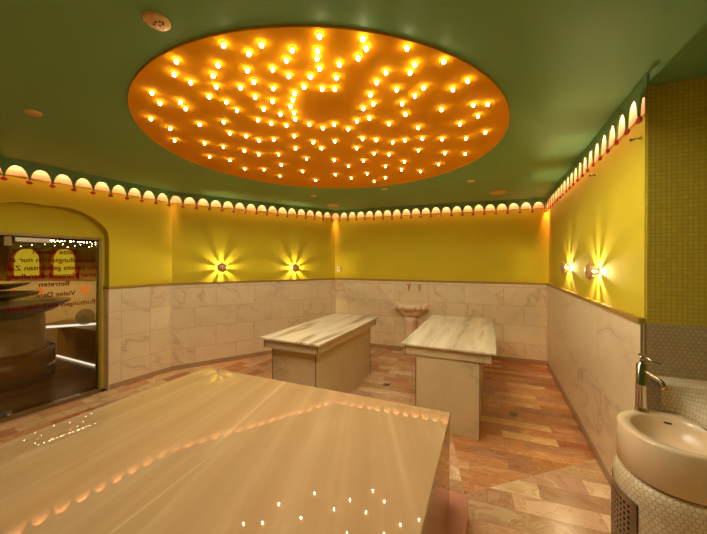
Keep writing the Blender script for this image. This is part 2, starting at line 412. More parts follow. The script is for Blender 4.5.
# ------------------------------------------------------------ scalloped valance with beads, LED strip behind
def valance(W, u0, u1, p, ph, label):
    # p: pitch, ph: where an arch ends and the next begins
    st = ph - math.ceil((ph - u0) / p) * p; n = math.ceil((u1 - st) / p - 1e-6)
    mid = W.pt((u0 + u1) / 2, VO, ZC)
    root = thing('valance', label, 'valance', (mid.x, mid.y, ZC), 'scalloped green valances along the top of the walls')
    mb = MB(); th_ = .012; S = 18
    top, bot = ZC - .058, ZC - .205
    def zed(t):   # t in -1..1 across an arch
        return bot + (top - bot) * math.sqrt(max(0, 1 - abs(t) ** 2.15))
    cols = []
    for i in range(n):
        c = st + p * (i + .5); a = p / 2 - .006
        cols.append((c - p / 2, bot))
        for j in range(S + 1):
            t = math.sin((j / S - .5) * PI); cols.append((c + a * t, zed(t)))
    cols.append((st + n * p, bot))
    cc = []
    for k in range(len(cols)):
        u_, z_ = cols[k]
        if k and cols[k - 1][0] < u0 < u_: t = (u0 - cols[k - 1][0]) / (u_ - cols[k - 1][0]); cc.append((u0, cols[k - 1][1] * (1 - t) + z_ * t))
        if k and cols[k - 1][0] < u1 < u_: t = (u1 - cols[k - 1][0]) / (u_ - cols[k - 1][0]); cc.append((u1, cols[k - 1][1] * (1 - t) + z_ * t))
        if u0 <= u_ <= u1: cc.append((u_, z_))
    cols = cc
    f = lambda d, z: None
    rows = [[W.pt(u, VO, ZC) for u, z in cols], [W.pt(u, VO, z) for u, z in cols], [W.pt(u, VO - th_, z) for u, z in cols], [W.pt(u, VO - th_, ZC) for u, z in cols]]
    mb.grid(rows, smooth=False)
    mb.face([r[0] for r in rows]); mb.face([r[-1] for r in rows])
    obj('scalloped_panel', mb, M['valance'], root)
    bm0 = MB(); prof = [(.0001, -.023), (.014, -.019), (.024, -.008), (.026, .001), (.022, .013), (.012, .021), (.0001, .024)]
    first = None
    for i in range(0, n + 1):
        if not u0 + .015 < st + p * i < u1 - .001: continue
        q = W.pt(st + p * i, VO - th_ / 2, bot - .004)
        if first is None:
            m2 = MB(); m2.lathe(prof, c=q, n=14, M=Matrix.Rotation(W.rot(), 4, 'Z') @ Matrix.Diagonal((1.1, .5, .88, 1))); first = obj('bead', m2, M['red'], root); fq = q; first['label'] = 'red bead at a scallop tip'
        else:
            b = first.copy(); C.objects.link(b); b.parent = root; b.location = first.location + (q - fq); b['label'] = 'red bead at a scallop tip'
    # light strip fixed to the back of the panel
    m3 = MB(); m3.wbox(W, u0 + .05, min(u1 - .05, W.L - .03 if W is WCD else 99), VO - .026, VO - .0135, ZC - .013, ZC - .003)
    s = obj('led_strip', m3, M['led'], None, loc=W.pt((u0 + u1) / 2, VO - .03, ZC - .02))
    tag(s, 'warm glowing light strip behind the valance above ' + label.split(' above ')[1], 'light strip', 'light strips behind the valances')
def mitre(W1, W2):
    q = isect(W1.P + W1.n * VO, W1.e, W2.P + W2.n * VO, W2.e)
    return (q - W1.P).dot(W1.e) - .001, (q - W2.P).dot(W2.e) + .001
a1, a2 = mitre(WLfull, WAB); b1, b2 = mitre(WAB, WBC); c1, c2 = mitre(WBC, WCD)
m4 = MB(); m4.wbox(WCD, WCD.L - .014, WCD.L - .002, .0035, VO - .013, ZC - .06, ZC - .0005); struct('trim_cove_end', m4, M['valance'])
pL = .185
valance(WLfull, a1 - 3.33, a1, pL, a1 - .33 * pL, 'green scalloped valance with red beads above the glass door')
pA = (b1 - a2) / 15.17
valance(WAB, a2, b1, pA, a2 + .67 * pA, 'green scalloped valance with red beads above the left pair of facing wall lamps')
pB = (c1 - b2) / 20.55
valance(WBC, b2, c1, pB, b2 + .5 * pB, 'green scalloped valance with red beads above the shell basin wall')
us = [at_wall(x, y, WCD, VO)[0] for x, y in ((637, 129), (625.5, 139.6), (615.6, 148.6), (607, 156.5), (599.4, 163.5), (592.3, 169.6))]
pR = (us[0] - us[-1]) / 5; phR = sum(u + k * pR for k, u in enumerate(us)) / 6
valance(WCD, c2, at_wall(646.5, 100, WCD, VO)[0], pR, phR, 'green scalloped valance with red beads above the right wall lamps')
# ------------------------------------------------------------ disc with star lights
dc = V2(-.2352, 2.8461); dr = 1.4863
mb = MB(); n = 128
cir = [(dc.x + dr * math.cos(2 * PI * i / n), dc.y + dr * math.sin(2 * PI * i / n)) for i in range(n)]
mb.prism(cir, ZC - .012, ZC - .0005)
tag(obj('ceiling_disc', mb, M['orange'], loc=(dc.x, dc.y, ZC)), 'large round orange ceiling panel dotted with star lights', 'ceiling panel')
ST = [(176.5,61.3),(174.3,74.3),(190.8,82.4),(152,92.9),(160,103.1),(180.2,102.1),(185.6,108.5),(209,96.7),(216.3,86.6),(213.1,75.6),(218,65.3),(150.9,118.7),(170.2,128.5),(174.7,140.3),(199.6,124.3),(223.8,121.9),(230,133.2),(204.6,143.1),(209.5,156.6),(223.4,146.8),(230,160),(236.9,110.4),(226.3,102.1),(223.6,45.3),(261.6,45),(248.9,53.7),(292.2,50.4),(286.5,60.5),(247.2,70.3),(272.8,69.4),(288.9,76),(254,81.9),(240.5,87.5),(273.4,88.3),(255.3,97.1),(272.5,101.3),(294.7,93.5),(292.7,100.1),(290.7,106.3),(263.7,108.9),(280.5,114.1),(294,112.7),(295.3,119.3),(257.9,120.1),(271.3,123.4),(286.5,125.7),(309.2,124.4),(323.1,128.1),(246.2,136),(259,140.3),(273.8,139.4),(294.4,136),(313.3,142.2),(244.4,150.6),(258.8,154),(278.5,154.3),(295.5,148.2),(321.4,148.2),(306.6,158.5),(244.9,168.8),(264,169.3),(281.3,164.7),(280,175.9),(302.5,171.2),(315.6,180),(319.5,36.3),(362.9,38.9),(366.3,48.6),(317.5,50.7),(317,58.4),(358.2,57.9),(339.4,64.6),(319.5,68.5),(310.6,76.9),(336.3,77.8),(304,87),(322.3,89.1),(335,89.1),(386,72.6),(376.6,82.3),(396.6,89.6),(370.5,94.6),(373.5,103.7),(363.5,108.4),(402.2,103.7),(405.6,114.4),(369.4,118.2),(356.9,121),(389.1,123.8),(334.2,124.4),(348.4,129),(418.4,127.7),(334.9,141.2),(362.5,138.4),(376.2,139.9),(392.8,142.2),(405,140.3),(356.5,148.2),(374.3,153.4),(389.1,154.3),(418.3,150.2),(334.2,160),(363.4,160.5),(348.4,166),(385.3,166),(404.3,161.5),(401.5,169.3),(335.3,174.4),(367.2,173.5),(351.2,177.8),(374.1,181.1),(385.5,177.4),(420.3,171.2),(406.9,48.1),(443.8,61.6),(414.9,64.6),(410.2,72.5),(467.7,80.9),(423.7,87.8),(452.9,89.3),(414.9,95.9),(473.4,104.9),(487.8,104.3),(441.5,109.5),(478,115.9),(459.9,124),(485.5,132.2),(422.1,138.4),(442.1,138.9),(465.9,138.4),(444.9,153),(465.1,153.7),(438.4,164.2)]
G = 'star lights on the orange ceiling disc'
star0 = None
SPOT = bpy.data.lights.new('star_beam', 'SPOT'); SPOT.energy = 1.28; SPOT.color = (1, .96, .80); SPOT.spot_size = R(172); SPOT.spot_blend = .25; SPOT.shadow_soft_size = .008
secs = ['back', 'back right', 'right', 'front right', 'front', 'front left', 'left', 'back left']
for (px, py) in ST:
    p = at_z(px, py + .5, ZC - .0265); d = V2(p.x, p.y) - dc; r = d.length / dr
    ring = 'inner ring' if r < .45 else ('middle ring' if r < .75 else 'outer ring')
    a = math.degrees(math.atan2(d.x, d.y)) % 360; sec = secs[int((a + 22.5) // 45) % 8]
    lab = 'tiny glowing star light in the %s, %s part of the orange ceiling disc' % (ring, sec)
    loc = (p.x, p.y, ZC - .012)
    if star0 is None:
        star0 = thing('star_light', lab, 'ceiling light', loc, G)
        m1 = MB(); m1.lathe([(.0001, 0), (.011, 0), (.010, -.003), (.006, -.0045), (.0001, -.0045)], c=loc, n=12); obj('socket', m1, M['chrome'], star0)
        m2 = MB(); m2.lathe([(.0001, -.004), (.0055, -.006), (.0085, -.010), (.0092, -.0145), (.0085, -.019), (.0055, -.023), (.0001, -.025)], c=loc, n=12); obj('bulb', m2, M['bulb'], star0)
    else: dup(star0, loc, 0, lab, G)
    sl = bpy.data.objects.new('star_beam', SPOT); C.objects.link(sl); sl.location = (p.x, p.y, ZC - .042)
# ------------------------------------------------------------ ceiling fittings
def disc_fit(name, px, py, rad, label, cat, group=None, holes=False):
    p = at_z(px, py, ZC); root = thing(name, label, cat, (p.x, p.y, ZC), group)
    m1 = MB(); m1.lathe([(.0001, -.014), (rad * .9, -.014), (rad, -.009), (rad, -.0005)], c=p, n=32); obj('cover', m1, M['plate'], root)
    if holes:
        for k, (dx, dy) in enumerate(((-.3, .1), (.1, .25), (0, -.15), (.45, .1), (.35, -.2), (.55, -.1))):
            m2 = MB(); m2.lathe([(.0001, -.0165), (rad * .09, -.0165), (rad * .09, -.0145)], c=(p.x + dx * rad, p.y + dy * rad, ZC), n=8); obj('hole', m2, M['darkhole'], root)
    else:
        m2 = MB(); m2.lathe([(rad * .55, -.0145), (rad * .55, -.017), (rad * .62, -.017), (rad * .62, -.0145)], c=p, n=24); obj('rim', m2, M['plate'], root)
disc_fit('ceiling_speaker', 157, 20, .052, 'round beige ceiling speaker with dark holes in the green ceiling beyond the disc edge', 'speaker', holes=True)
GD = 'round beige ceiling fittings'
disc_fit('ceiling_fitting', 33, 112, .048, 'round beige ceiling fitting alone at the far left of the green ceiling', 'ceiling fitting', GD)
disc_fit('ceiling_fitting', 498, 192, .115, 'larger round beige ceiling fitting right of the disc near the back wall', 'ceiling fitting', GD)
disc_fit('ceiling_fitting', 333, 205, .11, 'round beige ceiling fitting close to the back corner valances', 'ceiling fitting', GD)
GS = 'small beige ceiling sensors'
for px, py, l in ((313.6, 195.5, 'small beige ceiling sensor behind the disc, leftmost of the three'), (384.4, 188.5, 'small beige ceiling sensor at the back edge of the disc, middle of the three'), (471, 180.5, 'small beige ceiling sensor right of the disc, rightmost of the three')):
    disc_fit('ceiling_sensor', px, py, .045, l, 'sensor', GS)
# ------------------------------------------------------------ petal wall lamps
GL = 'domed wall lamps throwing star-shaped light'
def lamp(px, py, W, label, proto=None):
    u, z = at_wall(px, py, W, .02); q = W.pt(u, 0, z); rz = W.rot()
    # local frame: x along wall, -y out of the wall
    if proto is None:
        root = thing('wall_lamp', label, 'wall lamp', (0, 0, 0), GL)
        a = MB(); a.lathe([(.0001, -.012), (.026, -.012), (.03, -.008), (.03, -.0005)], axis='y', n=24); obj('back_plate', a, M['lampcap'], root)
        a = MB(); a.lathe([(.0001, -.012), (.006, -.0122), (.006, -.024), (.004, -.0255), (.0001, -.0255)], axis='y', n=12); obj('bulb_holder', a, M['white'], root)
        a = MB(); prof = [(.0001, -.092), (.022, -.091), (.048, -.084), (.066, -.072), (.077, -.056), (.074, -.055), (.05, -.062), (.0001, -.064)]
        a.lathe(prof, axis='y', n=32); obj('cap', a, M['lampcap'], root)
        a = MB(); nf = 8
        for k in range(nf):
            t = 2 * PI * (k + .5) / nf + PI / 2; w = R(8 + 2 * ((k * 7) % 3))
            p0 = [(.044, t - w), (.044, t + w), (.050, t + w), (.050, t - w)]
            xz = [(r * math.cos(b), r * math.sin(b)) for r, b in p0]
            a.box8([(x, -.012, zz) for x, zz in xz] + [(x, -.0635, zz) for x, zz in xz])
        obj('slotted_collar', a, M['lampcap'], root)
        a = MB(); a.lathe([(.0001, -.026), (.003, -.027), (.0045, -.030), (.0045, -.034), (.003, -.037), (.0001, -.038)], axis='y', n=12); obj('bulb', a, M['wbulb'], root)
        root.location = q; root.rotation_euler = (0, 0, rz); proto = root
    else: root = dup(proto, q, rz, label, GL)
    return proto
lp = lamp(221.5, 267.5, WAB, 'bronze domed wall lamp on the back left wall, nearer the glass door')
lamp(294.8, 268, WAB, 'bronze domed wall lamp on the back left wall, nearer the back corner', lp)
lamp(567.5, 267.5, WCD, 'bronze domed wall lamp on the right wall, nearer the back corner', lp)
lamp(595.5, 271.5, WCD, 'bronze domed wall lamp on the right wall, nearer the tiled niche', lp)
# ------------------------------------------------------------ massage tables
def frame(p0, ang):
    e = V2(math.cos(ang), math.sin(ang)); n = V2(e.y, -e.x)
    return lambda a, b: (p0 + e * a + n * b)
def massage(p0, ang, W_, L_, ie, inn, label):
    F = frame(p0, ang); c = F(L_ / 2, W_ / 2); root = thing('massage_table', label, 'massage table', (c.x, c.y, 0), 'marble massage tables'); H = EYE - .81
    def pr(a0, a1, b0, b1, z0, z1, name, mat, bevel=.002, par=root):
        m = MB(); m.prism([F(a0, b1), F(a1, b1), F(a1, b0), F(a0, b0)], z0, z1); return obj(name, m, mat, par, bevel=bevel)
    pr(0, L_, 0, W_, H - .022, H, 'tabletop', toptable('streaked_marble', ang), .004)
    i = .035
    ap_ = pr(i, L_ - i, i, W_ - i, H - .115, H - .0222, 'apron', M['tbl'])
    b = pr(ie, L_ - ie, inn, W_ - inn, .0005, H - .1152, 'pedestal', M['tbl'])
    t = .007
    for (a, bb) in ((i, i), (i, W_ - i), (L_ - i, i), (L_ - i, W_ - i)):
        pr(a - t / 2, a + t / 2, bb - t / 2, bb + t / 2, H - .1155, H - .0223, 'edge_trim', M['edge'], 0, ap_)
    for (a, bb) in ((ie, inn), (ie, W_ - inn), (L_ - ie, inn), (L_ - ie, W_ - inn)):
        pr(a - t / 2, a + t / 2, bb - t / 2, bb + t / 2, .0006, H - .1156, 'edge_trim', M['edge'], 0, b)
massage(rt0, 1.1513, .874, 1.834, .05, .14, 'marble massage table on a wide block, in front of the right wall')
massage(lt0, 1.1443, .736, 1.72, .10, .095, 'marble massage table left of the shell basin, under the left wall lamps')
# ------------------------------------------------------------ heated slab in the foreground
s0 = V2(.6117, 1.945); se = V2(math.cos(-.4065), math.sin(-.4065)); sn = V2(-se.y, se.x); SL = 2.079; SW = 1.92; HS = EYE - .94
def sp(a, b): return s0 - se * a - sn * b
cs = sp(SL / 2, SW / 2); root = thing('heated_slab', 'large polished tan stone platform filling the foreground', 'stone platform', (cs.x, cs.y, 0))
def spr(o, z0, z1, name, mat, bev=.003):
    m = MB(); m.prism([sp(-o, SW + o), sp(-o, -o), sp(SL + o, -o), sp(SL + o, SW + o)], z0, z1); return obj(name, m, mat, root, bevel=bev)
spr(0, HS - .03, HS, 'top_slab', M['slab'], .004)
spr(-.004, .1502, HS - .0302, 'base', M['slab'])
spr(.10, .0005, .15, 'step', M['pink'])
# ------------------------------------------------------------ shell wash basin with pillar, two taps on the back wall
u, z = at_wall(412.2, 309, WBC, .2); bu, bz = u, EYE - .83 + .03
_, ztop = at_wall(412.2, 306.5, WBC, .16)
_, zlow = at_wall(412.2, 315.5, WBC, .26)
cb = WBC.pt(bu, 0, 0)
root = thing('shell_basin', 'pale pink stone wash basin with scalloped rim on a round pillar against the back wall', 'wash basin', cb)
bu -= .045; ztop += .045
def bp(t, r, z):
    c_, s_ = math.cos(t), math.sin(t)
    return WBC.pt(bu + r * math.copysign(abs(c_) ** .62, c_), .0125 + r * .95 * abs(s_) ** .62, z)
K = 72; RW = .305; m = MB(); zt = ztop
def ring(r, zf): return [bp(PI * j / K, r * (1 + .035 * abs(math.sin(PI * j / K * 5.5)) if r > .2 else r), zf(PI * j / K)) for j in range(K + 1)]
def ring(r, zf):
    return [bp(PI * j / K, r * (1 + (.04 * abs(math.sin(PI * j / K * 7)) if r > .2 else 0)), zf(PI * j / K)) for j in range(K + 1)]
lob = lambda t: -.042 * abs(math.sin(t * 7))
rows = [ring(.01, lambda t: zt - .11), ring(RW * .5, lambda t: zt - .10), ring(RW * .8, lambda t: zt - .03), ring(RW * .9, lambda t: zt), ring(RW, lambda t: zt - .006), ring(RW * 1.0, lambda t: zt - .062 + lob(t)), ring(RW * .93, lambda t: zt - .06 + lob(t))]
m.grid(rows); obj('scalloped_rim', m, M['basin'], root)
m = MB(); rows = [ring(RW * .86, lambda t: zt - .03), ring(RW * .78, lambda t: zt - .12), ring(RW * .62, lambda t: zt - .19), ring(RW * .42, lambda t: zt - .235), ring(.01, lambda t: zt - .24)]
m.grid(rows); obj('bowl', m, M['basin'], root)
m = MB(); cp = WBC.pt(bu, .13, 0)
m.lathe([(.0001, .001), (.125, .001), (.125, .05), (.10, .07), (.105, zt - .34), (.12, zt - .31), (.12, zt - .27), (.10, zt - .245), (.0001, zt - .235)], c=cp, n=28); obj('pillar', m, M['basin'], root)
for px, l in ((409, 'brass tap above the shell basin, left one of the pair'), (419.6, 'brass tap above the shell basin, right one of the pair')):
    u, z = at_wall(px, 287.5, WBC, .03)
    root = thing('brass_tap', l, 'tap', WBC.pt(u, 0.012, z), 'brass taps on the back wall')
    m = MB(); m.tube([WBC.pt(u, .012, z), WBC.pt(u, .02, z)], .022, 14); obj('escutcheon', m, M['brass'], root)
    m = MB(); m.tube([WBC.pt(u, .018, z), WBC.pt(u, .05, z + .005), WBC.pt(u + .004, .085, z - .005), WBC.pt(u + .006, .10, z - .035), WBC.pt(u + .006, .10, z - .055)], [.012, .012, .011, .010, .012], 12); sp_ = obj('spout', m, M['brass'], root)
    m = MB(); m.tube([WBC.pt(u, .045, z + .005), WBC.pt(u, .045, z + .045)], [.008, .008], 10); m.tube([WBC.pt(u - .03, .045, z + .05), WBC.pt(u + .03, .045, z + .05)], .009, 10); obj('handle', m, M['brass'], root)
# small switch near the corner, access panel, nozzles
u, z = at_wall(339, 269, WBC); root = thing('wall_sensor', 'small white sensor box on the back wall beside the corner', 'sensor', WBC.pt(u, 0, z))
m = MB(); m.wbox(WBC, u - .035, u + .035, .0005, .03, z - .05, z + .05); obj('housing', m, M['white'], root, bevel=.006)
m = MB(); m.wbox(WBC, u - .012, u + .012, .0305, .034, z - .012, z + .012); obj('lens', m, M['darkhole'], root)
u0, z1 = at_wall(351.5, 250.5, WBC); u1, z0 = at_wall(373.5, 273, WBC)
m = MB(); m.wbox(WBC, u0, u1, .0005, .004, max(z0, ZD + .02), z1); tag(obj('access_panel', m, M['yellow'], loc=WBC.pt((u0 + u1) / 2, 0, z0), bevel=.0015), 'flush yellow access panel in the back wall', 'access panel')
for px, py, l in ((629, 139.5, 'small metal nozzle under the right valance, nearer the tiled niche'), (588.5, 175.5, 'small metal nozzle under the right valance, nearer the back corner')):
    u, z = at_wall(px, py, WCD, .06); root = thing('wall_nozzle', l, 'nozzle', WCD.pt(u, 0, z), 'metal nozzles on the right wall')
    m = MB(); m.tube([WCD.pt(u, .0005, z), WCD.pt(u, .01, z)], .009, 14); obj('rosette', m, M['chrome'], root)
    m = MB(); m.tube([WCD.pt(u, .012, z), WCD.pt(u, .03, z), WCD.pt(u, .034, z - .002), WCD.pt(u, .055, z - .006)], [.004, .004, .009, .009], 12); obj('nozzle_head', m, M['chrome'], root)
# floor drains
for px, py, l in ((386.5, 384.8, 'small square steel floor drain between the two massage tables'), (513.5, 414, 'square steel floor drain right of the right massage table, nearer the camera'), (504.5, 397.5, 'tiny steel floor drain right of the right massage table, farther one')):
    p = at_z(px, py, 0); big = .045 if 'tiny' not in l else .018
    root = thing('floor_drain', l, 'drain', (p.x, p.y, .0005), 'steel floor drains'); e_ = WBC.e; n_ = WBC.n
    q = lambda a, b: (p.x + e_.x * a + n_.x * b, p.y + e_.y * a + n_.y * b)
    m = MB(); m.prism([q(-big, big), q(big, big), q(big, -big), q(-big, -big)], .0005, .003); fr = obj('drain_frame', m, M['steel'], root)
    m = MB()
    for k in (-2, -1, 0, 1, 2): m.prism([q(-big * .75, big * (k * .3 + .09)), q(big * .75, big * (k * .3 + .09)), q(big * .75, big * (k * .3 - .09)), q(-big * .75, big * (k * .3 - .09))], .0031, .0036)
    obj('grate', m, M['edge'], root)
# ------------------------------------------------------------ sink corner
def tn(a, b): p = D + WT.e * a + WT.n * b; return V2(p.x, p.y)
def P3(a, b, z): p = tn(a, b); return Vector((p.x, p.y, z))
# low tiled ledge behind and beside the sink, rounded top
def catmull(pts, sub=6, closed=False):
    out = []; n = len(pts)
    for i in range(n if closed else n - 1):
        g = lambda k: Vector(pts[k % n]) if closed else Vector(pts[max(0, min(n - 1, k))])
        a, b, c, d = g(i - 1), g(i), g(i + 1), g(i + 2)
        for j in range(sub):
            t = j / sub; out.append(.5 * ((2 * b) + (c - a) * t + (2 * a - 5 * b + 4 * c - d) * t * t + (3 * b - a - 3 * c + d) * t ** 3))
    if not closed: out.append(Vector(pts[-1]))
    return out
ZL = EYE - .655
lp_ = catmull([(.004, .15), (.05, .15), (.085, .165), (.103, .20), (.108, .27), (.11, .4), (.11, 1.3)], 8)
rows = []; 
lens = [0]
for i in range(1, len(lp_)): lens.append(lens[-1] + (lp_[i] - lp_[i - 1]).length)
tope = [.009 + l_ * .66 for l_ in lens]
def lrow(f, z): return [P3(max(.009, p.x + (te - p.x) * f), p.y + (.15 - p.y) * f, z) for p, te in zip(lp_, tope)]
ZR = EYE - .80
rows = [lrow(0, .001), lrow(0, ZR - .02)] + [lrow(f, ZR - .02 + (ZL - .02 - ZR + .02) * f) for f in (.25, .5, .75, 1)]
rows += [[P3(te, .15 - d_, ZL - .02 + z_) for te in tope] for d_, z_ in ((.004, .012), (.012, .018), (.02, .02), (.148, .02))]
zz = [0, ZR - .02, ZR + .01, ZR + .04, ZR + .08, ZR + .12, ZR + .134, ZR + .144, ZR + .152, ZR + .28]
mb = MB(); mb.grid(rows, uvf=lambda a, b: (lens[min(b, len(lens) - 1)], zz[a]))
struct('wall_sink_ledge', mb, M['hexP'])
# sink
out0 = [(.095, .172), (.03, .157), (-.05, .158), (-.14, .188), (-.205, .238), (-.243, .31), (-.254, .40), (-.238, .49), (-.195, .558), (-.13, .60), (-.047, .615), (.03, .61), (.10, .59)]
oc = catmull(out0, 6)
def inset(pts, d):   # towards the sink's centre
    c = Vector((.0, .39)); r = []
    for p in pts:
        v = p - c; r.append(c + v * (1 - d / v.length))
    return r
H0 = EYE - .80; HB = H0 - .205
ring_o = oc; nO = len(oc)
def sring(pts, z): return [P3(p.x, p.y, z) for p in pts]
ci = Vector((.0, .40))
def basin(t, s_):   # inner bowl ellipse
    return Vector((-.04 + .165 * s_ * math.cos(t), .40 + .185 * s_ * math.sin(t)))
angs = [math.atan2((p.y - .40) / .185, (p.x + .04) / .165) for p in oc]
Nb = 72
ocl = oc + [Vector((.104, .5)), Vector((.104, .4)), Vector((.104, .3)), Vector((.10, .22))]
# match inner ring points by direction
def inn(s_, z): return [P3(*basin(math.atan2(p.y - .40, p.x + .04), s_), z) for p in ocl]
rows = [sring(inset(ocl, .02), HB), sring(ocl, HB + .012), sring(ocl, H0 - .012), sring(inset(ocl, .003), H0 - .004), sring(inset(ocl, .010), H0), inn(1.02, H0), inn(.985, H0 - .006), inn(.94, H0 - .03), inn(.84, H0 - .075), inn(.62, H0 - .105), inn(.3, H0 - .115), inn(.02, H0 - .118)]
mb = MB(); mb.grid(rows, closed=True); mb.face(list(reversed(rows[0])))
c3 = P3(0, .39, 0)
root = thing('wash_basin', 'cream ceramic round wash basin set on a mosaic pedestal at the right edge', 'wash basin', (c3.x, c3.y, HB))
obj('bowl', mb, M['ceramic'], root)
# overflow slot on the far inner side
q = at_z(670.5, 424.3, H0 - .022)
t_ = (q.to_2d() - tn(-.04, .40)); ta = math.atan2(t_.dot(WT.n), t_.dot(WT.e))
mb = MB()
def bwall(dt, z, k): 
    s_ = .95 - .0 * z; b_ = basin(ta + dt, k); return P3(b_.x, b_.y, z)
mb.face([bwall(-.10, H0 - .033, .925), bwall(.10, H0 - .033, .925), bwall(.10, H0 - .026, .94), bwall(-.10, H0 - .026, .94)])
mb.face([bwall(-.10, H0 - .033, .94), bwall(.10, H0 - .033, .94), bwall(.10, H0 - .026, .955), bwall(-.10, H0 - .026, .955)])
obj('overflow_slot', mb, M['darkhole'], root)
mb = MB(); mb.lathe([(.0001, .006), (.018, .006), (.022, .002), (.022, -.001)], c=P3(-.04, .40, H0 - .118), n=20); obj('drain_plug', mb, M['chrome'], root)
# pedestal
root = thing('sink_pedestal', 'curved hexagon mosaic pedestal with perforated grille under the round wash basin', 'pedestal', (c3.x, c3.y, 0))
po = [Vector(p) for p in out0]
po = inset(catmull(out0, 6), -.014); po = [Vector((min(p.x, .104), max(p.y, .152))) for p in po]
pl = [0]
for i in range(1, len(po)): pl.append(pl[-1] + (po[i] - po[i - 1]).length)
zs = [(.0005, -.006), (.2, -.004), (.4, 0), (.56, 0), (.60, .002), (HB - .012, .012), (HB - .001, .028)]
rows = [sring([Vector((min(p.x, .106), max(p.y, .152))) for p in inset(po, o_)], z_) for z_, o_ in zs]
mb = MB(); mb.grid(rows, uvf=lambda a, b: (pl[min(b, len(pl) - 1)], zs[a][0])); mb.face(rows[-1])
obj('mosaic_shell', mb, M['hexP'], root)
# grille wrapped on the pedestal
gi = [i for i, p in enumerate(po) if p.x < -.02 and .25 < p.y < .525]
gp = [po[i] for i in gi]; ext = inset(gp, -.006)
ZG0, ZG1 = .12, .545
def along(s_):   # point and normal at arc length along the grille
    l = 0
    for i in range(1, len(ext)):
        d = (ext[i] - ext[i - 1]).length
        if l + d >= s_: 
            t = (s_ - l) / d; return ext[i - 1].lerp(ext[i], t)
        l += d
    return ext[-1]
gl = sum((ext[i] - ext[i - 1]).length for i in range(1, len(ext)))
nc = max(8, int(gl / .026)); cell = gl / nc; nrw = int((ZG1 - ZG0) / cell)
mb = MB(); hcell = (ZG1 - ZG0) / nrw
for a in range(nc):
    for b in range(nrw):
        s0_, s1_ = a * cell, (a + 1) * cell; z0_, z1_ = ZG0 + b * hcell, ZG0 + (b + 1) * hcell
        edge = a in (0, nc - 1) or b in (0, nrw - 1)
        def Q(s_, z_): v = along(s_); return P3(v.x, v.y, z_)
        if edge: mb.face([Q(s0_, z0_), Q(s1_, z0_), Q(s1_, z1_), Q(s0_, z1_)]); continue
        f0, f1 = s0_ + cell * .25, s1_ - cell * .25; g0, g1 = z0_ + hcell * .25, z1_ - hcell * .25
        mb.face([Q(s0_, z0_), Q(s1_, z0_), Q(f1, g0), Q(f0, g0)]); mb.face([Q(s1_, z0_), Q(s1_, z1_), Q(f1, g1), Q(f1, g0)])
        mb.face([Q(s1_, z1_), Q(s0_, z1_), Q(f0, g1), Q(f1, g1)]); mb.face([Q(s0_, z1_), Q(s0_, z0_), Q(f0, g0), Q(f0, g1)])
g = obj('perforated_grille', mb, M['steel'], root); sm_ = g.modifiers.new('thick', 'SOLIDIFY'); sm_.thickness = .002; sm_.offset = 1
mb = MB(); mb.grid([[P3(p.x, p.y, ZG0 + .01) for p in inset(gp, -.0015)], [P3(p.x, p.y, ZG1 - .01) for p in inset(gp, -.0015)]]); obj('grille_backing', mb, M['darkhole'], root)
# mixer tap
q = at_z(641.5, 410.5, H0); ft = Vector((q.x, q.y, H0 + .001))
_ = at_z(664, 380, H0 + .13); 
zscale = (q.y)
def fz(py, yy): return EYE - (py - YH - 1.1) / FPX * yy
root = thing('mixer_tap', 'tall chrome mixer tap with lever standing on the round wash basin rim', 'tap', ft)
htop = fz(361, ft.y) - H0
tip = ray(664, 377); sd = (WT.n * .9 + WT.e * .42).normalized()
m = MB(); m.lathe([(.0001, 0), (.030, 0), (.030, .006), (.027, .009), (.0262, .03), (.0255, htop * .52), (.0265, htop * .525), (.0265, htop * .535), (.0253, htop * .54), (.024, htop * .93), (.012, htop * .97), (.010, htop * 1.0), (.0001, htop * 1.0)], c=ft, n=28); obj('body', m, M['chrome'], root)
hd = lambda a, b, z: ft + Vector((sd.x * a, sd.y * a, z))
m = MB(); m.tube([hd(.012, 0, htop * .84), hd(.035, 0, htop * .80), hd(.06, 0, htop * .77), hd(.09, 0, htop * .745), hd(.108, 0, htop * .71), hd(.116, 0, htop * .655), hd(.117, 0, htop * .62)], [.010, .009, .0085, .0085, .0085, .009, .0095], 14); sp2 = obj('spout', m, M['chrome'], root)
m = MB(); m.tube([hd(.117, 0, htop * .62), hd(.117, 0, htop * .59)], .011, 14); obj('aerator', m, M['brass'], sp2)
m = MB(); m.tube([hd(0, 0, htop * .98), hd(0, 0, htop * 1.10)], .008, 12); m.tube([hd(-.016, 0, htop * 1.12), hd(.036, 0, htop * 1.075), hd(.088, 0, htop * 1.03)], [.0065, .006, .0055], 12); m.lathe([(.0001, -.008), (.007, -.005), (.009, 0), (.007, .005), (.0001, .008)], c=hd(.09, 0, htop * 1.028), n=12); obj('lever', m, M['chrome'], root)
# ------------------------------------------------------------ glass door and the room beyond
DD = -.15
hgt = zd_top; root_d = thing('glass_door', 'glass door with mirrored red lettering under the arched recess', 'door', WLfull.pt(xc, DD, 0))
m = MB(); fw = .028
m.wbox(WLfull, xdl + .0005, xdl + fw, -.20, -.121, .0005, hgt - .0005); m.wbox(WLfull, xd - fw, xd - .0005, -.20, -.121, .0005, hgt - .0005); m.wbox(WLfull, xdl + fw, xd - fw, -.20, -.121, hgt - fw, hgt - .0005)
o = obj('door_frame', m, M['ledge'], root_d)
m = MB(); m.wbox(WLfull, xdl + fw + .004, xd - fw - .004, DD - .005, DD + .005, .012, hgt - fw - .004); pane = obj('glass_pane', m, M['glass'], root_d)
m = MB(); m.wbox(WLfull, xd - fw - .0055, xd - fw - .0035, DD - .006, DD + .006, .012, hgt - fw - .004); obj('pane_edge', m, plain('green_glass_edge', srgb(120, 140, 70), .2), root_d)
def dw(px, py, d=DD): return at_wall(px, py, WLfull, d)
